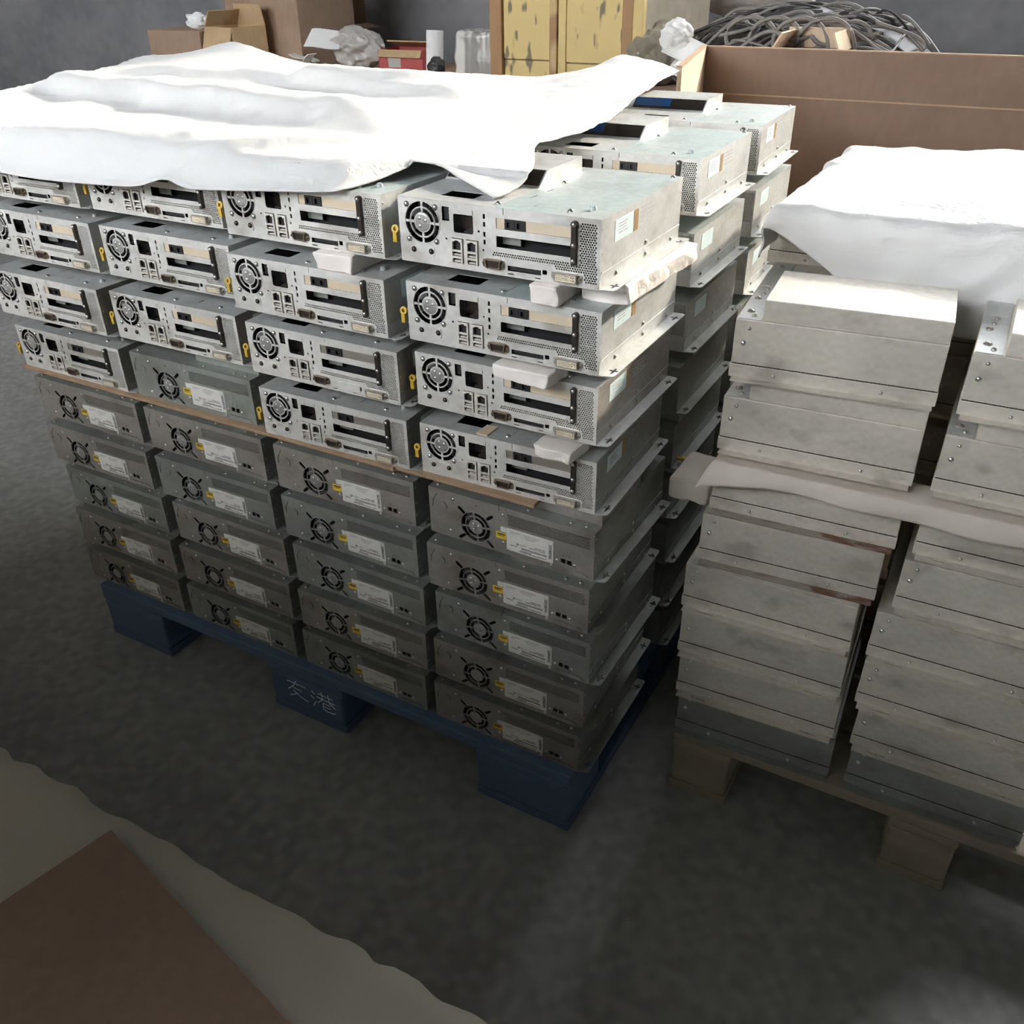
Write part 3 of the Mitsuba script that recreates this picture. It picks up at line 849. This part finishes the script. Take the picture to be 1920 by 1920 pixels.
def big_sheet():
    n, m = 230, 170
    # front edge (left to right), back edge (left to right); heights from the block top
    front = interp_curve([(-1.40, -.050, -.040), (-1.10, -.045, -.035), (-.80, -.036, -.026), (-.581, -.030, -.013), (-.47, -.030, -.004), (-.380, -.024, .003), (-.358, .030, .008), (-.334, .105, .020), (-.300, .100, .022), (-.235, .062, .016), (-.166, .030, .0045)], n)
    back = interp_curve([(-1.95, 1.16, -.02), (-1.62, 1.10, .050), (-1.45, 1.08, .036), (-1.307, 1.07, .026), (-1.03, 1.07, .026), (-.80, 1.07, .026), (-.569, 1.07, .025), (-.50, 1.07, .045), (-.432, 1.07, .070), (-.36, 1.06, .062), (-.286, 1.03, .050)], n)
    s = np.linspace(0, 1, n)
    t = np.linspace(0, 1, m)
    S, Tt = np.meshgrid(s, t, indexing='ij')
    P = front[:, None] * (1 - Tt[..., None]) + back[:, None] * Tt[..., None]
    # pull the right edge inwards to the outline seen: tip, waist, shoulder, back corner
    from scipy.interpolate import PchipInterpolator
    er = PchipInterpolator([0, .05, .28, .38, .70, 1.0], [-.166, -.152, -.236, -.210, -.262, -.288])
    ez = PchipInterpolator([0, .05, .10, .28, .38, .70, 1.0], [.0045, .016, .0245, .027, .028, .038, .050])
    wgt = smooth01(.72, 1., S)
    P[..., 0] += (er(Tt) - P[-1:, :, 0]) * wgt
    base = .031 + .004 * np.sin(P[..., 0] * 7 + 1.) * np.sin(P[..., 1] * 5)
    inner = np.minimum(smooth01(0, .055, Tt), 1)
    innerb = np.minimum(smooth01(0, .10, 1 - Tt), 1)
    innr = np.minimum(smooth01(0, .22, 1 - S), 1)
    zed = P[..., 2].copy()
    zed[...] = zed * (1 - inner) + (base * innr + (1 - innr) * ez(Tt)) * inner
    zed = zed * innerb + P[..., 2] * (1 - innerb)
    x, y = P[..., 0], P[..., 1]

    # long folds: gently rising from the rear, falling steeply towards the viewer
    def fold(yc, h, wide, steep, xa, xb, soft=.12):
        d = y - yc
        prof = np.where(d < 0, np.exp(-(d / steep) ** 2), np.exp(-(d / wide) ** 2))
        return h * prof * smooth01(xa - soft, xa + soft, x) * (1 - smooth01(xb - soft, xb + soft, x))
    wob = .02 * np.sin(x * 9) + .015 * np.sin(x * 21 + 1)
    zed += fold(.665 + .10 * (x + .95) * -.35 + wob, .022, .20, .030, -1.6, -.62)
    zed += fold(.600 - .16 * (x + .7) + wob * .5, .024, .14, .026, -1.0, -.56, .05)
    zed += fold(.285 - .14 * (x + .75) + wob, .040, .16, .034, -1.5, -.55, .08)
    zed += fold(.235 + wob * .4, .014, .06, .03, -.62, -.48, .04)
    zed += fold(.10 + .9 * (x + .55), .013, .05, .022, -.75, -.46, .05)
    zed += fold(.02 + .25 * (x + .9), .010, .05, .03, -1.3, -.6, .06)
    zed += fold(.42 + .3 * (x + .4), .006, .10, .03, -.46, -.25, .03)
    # the swelling at the rear right, and at the rear left
    zed += .022 * np.exp(-((x + .43) / .12) ** 2 - ((y - .93) / .13) ** 2)
    zed += .022 * np.exp(-((x + 1.66) / .22) ** 2 - ((y - 1.04) / .2) ** 2)
    # pits and creases
    nz = meshkit.fbm(np.stack([x * 7, y * 12, x * 0 + 2.5], -1), 4)
    zed += (nz - .5) * .014 * inner
    crease = np.abs(meshkit.fbm(np.stack([x * 11 + 3, y * 17, x * 0 + 7.5], -1), 3) - .5)
    zed += (.06 - np.minimum(crease, .06)) * .022 * inner * innerb
    nz2 = meshkit.noise(np.stack([x * 60, y * 60, x * 0], -1))
    zed += (nz2 - .5) * .0016 * inner
    # the drive boxes below hold the sheet up
    P[..., 2] = np.where((Tt > .10) | ((x < -.15) & (y > .10)), np.maximum(zed, .0232), zed)
    return shell(P, .0022)


def smooth01(a, b, v):
    q = np.clip((v - a) / (b - a), 0, 1)
    return q * q * (3 - 2 * q)


solo('foam_sheet', big_sheet(), 'foam_sheet', 'large crumpled white foam sheet spread over the top of the block', 'foam sheet', ZT, smooth=True)


def drape():
    n, m = 90, 90
    a = np.linspace(0, 1, n)
    A, B = np.meshgrid(a, a, indexing='ij')
    # A: from the left hanging edge to the right, B: from the front hanging edge to the rear
    xs, ys = -.16 + A * 1.0, -.20 + B * .72
    x0, y0 = .112, .480

    def bend(v, r=.028):
        v = np.asarray(v)
        ang = np.clip(-v / r, 0, math.pi / 2)
        pos = np.where(v > 0, v, -r * np.sin(ang))
        drop = np.where(v > 0, 0, r * (1 - np.cos(ang)) + np.maximum(-v - r * math.pi / 2, 0))
        return pos, drop
    hang = .045 + .13 * smooth01(.10, .40, A)
    px, dx = bend(xs * np.where(xs < 0, .55, 1))
    py, dy = bend(ys * np.where(ys < 0, hang / .2, 1))
    x = x0 + px
    y = y0 + py
    z = -.066 - np.maximum(dx, dy) - .3 * np.minimum(dx, dy)
    z += .02 * smooth01(.1, .6, A) * smooth01(-.02, .1, ys)
    nz = meshkit.fbm(np.stack([x * 14, y * 14, z * 14], -1), 3) - .5
    y = y - np.abs(nz) * .03 * (ys < 0) - .012
    x = x - np.abs(nz) * .03 * (xs < 0)
    z = z + (nz + .12) * .018 * (dx + dy < .02)
    return shell(np.stack([x, y, z], -1), .003)


solo('foam_drape', drape(), 'foam_sheet', 'white foam sheet hanging over the corner of the rear right-hand pile', 'foam sheet', ZT, smooth=True)


def lip_sheet():
    """thin foam lying on the third unit of the right-hand pile and sagging over its front"""
    n, m = 70, 26
    s, t = np.meshgrid(np.linspace(0, 1, n), np.linspace(0, 1, m), indexing='ij')
    x = .119 + s * .60
    ze = np.interp(x, [.119, .125, .150, .194, .248, .5, .75], [-.432, -.424, -.412, -.403, -.403, -.409, -.404])
    q = np.clip((t - .5) / .5, 0, 1)
    z = np.where(t < .5, -.3795 + .002 * np.sin(t * 6), -.3792 + (ze + .3792) * q ** 1.3)
    y = np.where(t < .5, .240 - t * .118, .181 - .010 * np.sin(q * 1.7)) + .003 * np.sin(s * 23 + t * 3) * q + s * .020
    x = x - .024 * smooth01(.08, .0, s) * q
    return shell(np.stack([x, y, z], -1), .0022)


solo('foam_lip', lip_sheet(), 'foam_dusty', 'thin dusty foam sheet sagging out of the middle of the right-hand pile', 'foam sheet', ZT, smooth=True)
b = rbox(.036, .103, .225, .330, -.490, -.452, .006, 12).subdivide_to_size(.012)
b.vertices += (meshkit.noise(b.vertices * 100)[:, None] - .5) * .003
solo('foam_pad', b, 'foam_dusty', 'bubbly foam pad sticking out on the left of the right-hand pile', 'foam pad', ZT, smooth=35)


# ------------------------------------------------------------------ low pile in the foreground
def carton(name, label, x0, x1, y0, y1, z0, z1, mat='card_tan', flaps=(), deg=0., group=None, tape=None, lidded=True, cat_='box', inner=None):
    """a cardboard carton: open with flaps, or closed. flaps: (side, length, angle from upright)"""
    k = thing(name, label, cat_, group)
    w, d, h, t = x1 - x0, y1 - y0, z1 - z0, .005
    tw = T().translate([(x0 + x1) / 2, (y0 + y1) / 2, z0]).rotate([0, 0, 1], deg)
    tag = f'{name}{x0}{y0}{z0}'
    hw, hd = w / 2, d / 2
    if flaps or not lidded:
        body = cat(bx(-hw, hw, -hd, hd, 0, t), bx(-hw, hw, -hd, -hd + t, t, h), bx(-hw, hw, hd - t, hd, t, h), bx(-hw, -hw + t, -hd + t, hd - t, t, h), bx(hw - t, hw, -hd + t, hd - t, t, h))
    else:
        body = rbox(-hw, hw, -hd, hd, 0, h, .003)
    part(k, 'carton_body', tag + 'b', body, mat, tw)
    for i, (side, ln, ang) in enumerate(flaps):
        wd = hw if side in 'fb' else hd
        f = bx(-wd + .004, wd - .004, -t, 0, 0, ln)
        f.apply_transform(trimesh.transformations.rotation_matrix(math.radians(ang), [1, 0, 0]))
        r = {'f': 0, 'b': 180, 'l': -90, 'r': 90}[side]
        off = {'f': (0, -hd, h), 'b': (0, hd, h), 'l': (-hw, 0, h), 'r': (hw, 0, h)}[side]
        f.apply_transform(trimesh.transformations.rotation_matrix(math.radians(r), [0, 0, 1]))
        f.apply_translation(off)
        part(k, 'flap', tag + f'f{i}', f, inner or mat, tw)
    if tape:
        part(k, 'tape', tag + 't', bx(-.03 + tape, .03 + tape, -hd - .0008, -hd, h * .15, h * .7), 'film_grey', tw)
    return k


FZ = .345
carton('low_carton', 'low brown carton beneath the foreground foam sheet', -1.75, .34, -1.24, -.545, 0, FZ - .012, 'card_brown')


def fore_sheet():
    n, m = 260, 60
    s, t = np.meshgrid(np.linspace(0, 1, n), np.linspace(0, 1, m), indexing='ij')
    x = -1.9 + s * 2.3
    jag = .012 * (meshkit.fbm(np.stack([x * 22, x * 0, x * 0 + 1.5], -1), 4) - .5) + .003 * np.sin(x * 47 + 3 * np.sin(x * 9))
    y = -.53 + jag * (1 - t) ** 3 - t * .68 + .012 * x * 0
    z = FZ + .004 * np.sin(x * 11 + y * 9) + .006 * (meshkit.fbm(np.stack([x * 9, y * 9, x * 0], -1), 3) - .5) - .010 * smooth01(.03, 0, t) + .008
    return shell(np.stack([x, y, z], -1), .003)


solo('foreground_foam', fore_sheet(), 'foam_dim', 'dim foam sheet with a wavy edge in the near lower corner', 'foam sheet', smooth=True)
flat = rbox(-.27, .38, -.50, 0, 0, .006, .002)
solo('cardboard_flap', flat, 'card_brown', 'brown cardboard lying on the foreground foam sheet', 'cardboard', T().translate([-.185, -.616, FZ + .013]).rotate([0, 0, 1], -12))

for i, (x0, x1) in enumerate(((-3.1, -2.05), (-2.0, -.95), (-.9, .15), (.2, 1.25), (1.3, 2.35))):
    carton('stock_carton', 'tall grey-wrapped carton of the row on the other side of the aisle', x0, x1, -2.2, -1.30 - .02 * (i % 2), 0, 1.43 - .03 * (i % 2), 'wrap_grey', group='carton row across the aisle')

# ------------------------------------------------------------------ background
# yellow crate: panels between wooden posts
ck = thing('plywood_crate', 'tall yellow plywood crate with brown wooden posts behind the block', 'crate')
cy, cz0, cz1 = 1.90, .0, 1.34
part(ck, 'frame', 'crframe', cat(bx(-1.262, -.722, cy + .012, cy + .030, .0, cz1), bx(-1.262, -1.245, cy + .03, cy + .60, 0, cz1), bx(-.739, -.722, cy + .03, cy + .60, 0, cz1), bx(-1.262, -.722, cy + .58, cy + .60, 0, cz1)), 'pallet_wood')
for i, (x0, x1, z0, z1, yy) in enumerate(((-1.215, -1.045, 1.082, cz1, 0), (-1.015, -.795, 1.078, cz1, 0), (-1.215, -1.045, .62, 1.078, .004), (-1.015, -.795, .60, 1.074, .004))):
    part(ck, 'panel', f'crp{i}', rbox(x0, x1, cy + yy, cy + .014, z0, z1, .002), 'yellow_ply')
for i, (x0, x1, mat, yy) in enumerate(((-1.262, -1.217, 'crate_wood', -.012), (-1.043, -1.017, 'crate_wood', -.008), (-.793, -.757, 'crate_wood', -.010), (-.755, -.722, 'yellow_ply', -.016))):
    part(ck, 'post', f'crpost{i}', rbox(x0, x1, cy + yy, cy + .014, 0, cz1, .003), mat)
part(ck, 'batten', 'crbat', rbox(-1.012, -.985, cy - .006, cy + .006, 1.0, cz1, .002), 'yellow_ply')

# wrapped bale left of the crate, on a low carton
carton('support_carton', 'closed brown carton under the grey wrapped bale', -1.67, -1.29, 1.98, 2.36, 0, .93, 'card_brown')
b = rbox(-1.510, -1.330, 2.05, 2.20, .93, 1.150, .02, 16).subdivide_to_size(.02)
b.vertices += (meshkit.noise(b.vertices * 30)[:, None] - .5) * .012
solo('wrapped_bale', b, 'streaky_film', 'pale bale wrapped in streaky film left of the yellow crate', 'bale', smooth=50)

# big low carton that carries the litter
carton('base_carton', 'wide closed brown carton under the litter by the rear wall', -2.44, -1.69, 2.24, 2.75, 0, .970, 'card_mid')
carton('red_carton', 'small red carton with a tan lid flap in front of the rear wall', -2.075, -1.865, 2.36, 2.52, .975, 1.052, 'red_print', flaps=(('b', .10, -76), ('f', .03, 150)), deg=3, tape=-.03, inner='card_tan')


def blob(c, r, seed, amp=.25, sub=4, freq=3.):
    m = trimesh.creation.icosphere(subdivisions=sub)
    v = m.vertices
    d = 1 + amp * (meshkit.fbm(v * freq * .6 + seed * 11.1, 3) - .5) * 2 - .16 * np.abs(np.sin(meshkit.noise(v * freq * .55 + seed) * 9)) * amp
    m.vertices = v * d[:, None] * np.asarray(r) + np.asarray(c)
    return m


bag = blob((-2.225, 2.42, 1.045), (.115, .10, .085), 3, .35)
bag.vertices[:, 2] = np.maximum(bag.vertices[:, 2], .972)
solo('plastic_bag', bag, 'film_grey', 'crumpled grey plastic bag of scrap beside the red carton', 'plastic bag', smooth=25)
st = trimesh.creation.box((.165, .004, .10)).subdivide_to_size(.012)
st.vertices[:, 1] += .02 * np.sin(st.vertices[:, 0] * 18)
st.apply_transform(trimesh.transformations.rotation_matrix(-.9, [1, 0, 0]))
st.apply_transform(trimesh.transformations.rotation_matrix(-.15, [0, 1, 0]))
st.apply_translation((-2.33, 2.34, 1.085))
solo('white_board', st, 'paper_white', 'bright white foam board lying across the grey plastic bag', 'board', smooth=30)
for i, (x, y, z, a, w) in enumerate(((-2.44, 2.32, 1.012, .5, .12), (-2.38, 2.26, 1.002, -.4, .10), (-2.36, 2.30, .985, .1, .07))):
    q = trimesh.creation.box((w, .05, .003)).subdivide_to_size(.02)
    q.vertices[:, 2] += .015 * np.sin(q.vertices[:, 0] * 30)
    q.apply_transform(trimesh.transformations.rotation_matrix(a, [0, 1, .3]))
    q.apply_translation((x, y, z))
    solo('paper_scrap', q, 'paper_white', ['curled white paper scrap left of the grey bag', 'white paper scrap in front of the grey bag', 'small flat white scrap below the grey bag'][i], 'paper scrap', smooth=30)
solo('white_roll', cyl((-1.775, 2.32, .972), (-1.770, 2.33, 1.128), .034, 20), 'paper_white', 'short white roll standing between red carton and wrapped bale', 'roll', smooth=30)
solo('dark_bundle', blob((-1.730, 2.27, 1.005), (.034, .04, .036), 8, .3, 3), 'cable_black', 'small dark bundle beside the white roll', 'bundle', smooth=30)
solo('wooden_stick', cyl((-1.93, 2.30, .976), (-1.72, 2.26, .990), .006, 8), 'card_pale', 'thin pale stick lying in front of the red carton', 'stick', smooth=30)

# cartons on the left
carton('tall_carton', 'tall brown carton standing at the left by the rear wall', -2.87, -2.47, 2.33, 2.73, 0, 1.42, 'card_mid', deg=2)
carton('flap_carton', 'tan open carton with its front flap hanging down, left of the tall carton', -2.775, -2.60, 2.10, 2.28, .93, 1.135, 'card_tan', flaps=(('f', .10, 160), ('b', .08, -12), ('l', .07, -35)), deg=-6)
carton('stacked_carton', 'closed brown carton under the open tan carton', -3.05, -2.57, 2.02, 2.32, .0, .925, 'card_mid')
carton('side_carton', 'brown carton at the left edge beside the open tan carton', -3.10, -2.79, 2.08, 2.30, .928, 1.12, 'card_mid')
solo('white_rag', blob((-2.86, 2.16, 1.15), (.06, .05, .035), 5, .4, 3), 'paper_white', 'white rag lying on the carton at the left edge', 'rag', smooth=30)
carton('dark_carton', 'open brown carton in the shade behind the plastic bag', -2.91, -2.64, 2.80, 3.05, 0, 1.10, 'card_mid', flaps=(('f', .10, 125), ('r', .07, 100), ('b', .14, -8)), deg=4)

# right background
gb = thing('bulk_bin', 'large open brown cardboard bin behind the rear row of units', 'bin')
ang = 76


def bin_panel(p0, p1, z0, z1, t=.010):
    p0, p1 = np.array(p0), np.array(p1)
    d = (p1 - p0) / np.linalg.norm(p1 - p0)
    nrm = np.array([-d[1], d[0]]) * t
    return trimesh.creation.extrude_polygon(Polygon([p0, p1, p1 + nrm, p0 + nrm]), z1 - z0, transform=trimesh.transformations.translation_matrix((0, 0, z0)), engine='earcut')


zb = Z0 + .055
part(gb, 'left_panel', 'binl', bin_panel((-.300, 1.08), (-.420, 1.595), 0, zb), 'card_pale')
part(gb, 'rear_panel', 'binr', bin_panel((-.420, 1.595), (.55, 1.575), 0, zb), 'card_brown')
part(gb, 'right_panel', 'binx', bin_panel((.55, 1.575), (.52, 1.08), 0, zb), 'card_brown')
part(gb, 'front_panel', 'binf', bin_panel((.52, 1.08), (-.300, 1.08), 0, .80), 'card_brown')
part(gb, 'crease_strip', 'binc', bin_panel((-.405, 1.592), (.54, 1.572), 1.048, 1.052, .003), 'card_edge')
part(gb, 'rim_edge', 'binrim', cat(bin_panel((-.300, 1.08), (-.420, 1.595), zb, zb + .004, .012), bin_panel((-.420, 1.595), (.55, 1.575), zb, zb + .003, .012)), 'card_edge')

carton('rear_carton', 'closed carton behind the bulk bin that carries the cables', -.70, .60, 1.66, 2.60, 0, 1.02, 'card_brown')
wb = blob((-.70, 1.97, 1.10), (.10, .12, .10), 12, .30)
wb.vertices[:, 2] = np.maximum(wb.vertices[:, 2], 1.022)
solo('wrapped_bundle', wb, 'film_clear', 'bulky bundle in yellowish clear film right of the yellow crate', 'bundle', smooth=25)
cl = blob((-.60, 1.86, 1.165), (.045, .06, .05), 15, .4, 4)
solo('white_cloth', cl, 'paper_white', 'white cloth crumpled on the film-wrapped bundle', 'cloth', smooth=30)
for i, (x, y, z, a, b_) in enumerate(((-.565, 1.84, 1.130, .35, .5), (-.515, 1.80, 1.105, -.1, .2), (-.545, 1.82, 1.080, .15, .35))):
    q = rbox(-.055, .055, -.05, .05, 0, .006, .002)
    q.apply_transform(trimesh.transformations.rotation_matrix(a, [0, 1, 0]) @ trimesh.transformations.rotation_matrix(b_, [1, 0, 0]))
    q.apply_translation((x, y, z))
    solo('foam_scrap', q, 'paper_white', ['white foam scrap next to the white cloth, uppermost of three', 'white foam scrap next to the cables, middle of three', 'white foam scrap above the bin corner, lowest of three'][i], 'foam scrap')
sb = blob((-.62, 2.78, 1.22), (.20, .12, .09), 21, .25)
solo('grey_sack', sb, 'film_grey', 'dull grey sack lying behind the wrapped bundle', 'sack', smooth=25)
hp = blob((-.28, 2.10, 1.06), (.36, .26, .16), 31, .2, 4)
hp.vertices[:, 2] = np.maximum(hp.vertices[:, 2], 1.0)
solo('scrap_heap', hp, 'cable_black', 'dark heap of scrap beneath the loose grey cables', 'scrap heap', smooth=30, kind='stuff')
rc = np.random.RandomState(5)
for i in range(46):
    cx, cyy = rc.uniform(-.50, .06), rc.uniform(1.82, 2.2)
    a0, ln = rc.uniform(-.5, 1.0), rc.uniform(.14, .34)
    pts = []
    for q in np.linspace(-.5, .5, 5):
        px, py = cx + math.cos(a0) * ln * q * 1.6 + rc.normal(0, .022), cyy + math.sin(a0) * ln * q + rc.normal(0, .022)
        e = 1 - ((px + .28) / .40) ** 2 - ((py - 2.10) / .32) ** 2
        pts.append((px, py, 1.045 + .16 * math.sqrt(max(e, 0.)) + rc.uniform(0, .045)))
    solo('cable', tube(smooth_path(pts, 30), rc.choice([.0035, .005, .006]), 7), 'cable_grey' if rc.rand() < .72 else 'cable_black', 'loose grey cable in the tangle on the heap behind the bin', 'cable', smooth=True, group='cables tangled on the heap')
for i in range(4):
    p = [(-.40 + .06 * i, 1.86, 1.10), (-.44 + .07 * i, 1.84, 1.19), (-.36 + .07 * i, 1.85, 1.215), (-.30 + .07 * i, 1.86, 1.14)]
    solo('cable', tube(smooth_path(p, 30), .006, 7), 'cable_grey', 'thick pale cable arching up out of the tangle', 'cable', smooth=True, group='arching cables on the heap')
carton('small_carton', 'small open pale carton standing behind the right end of the bin', -.275, -.10, 1.70, 1.86, 1.085, 1.145, 'card_brown', flaps=(('b', .05, -10), ('l', .05, -30), ('r', .05, -25)), inner='card_pale')
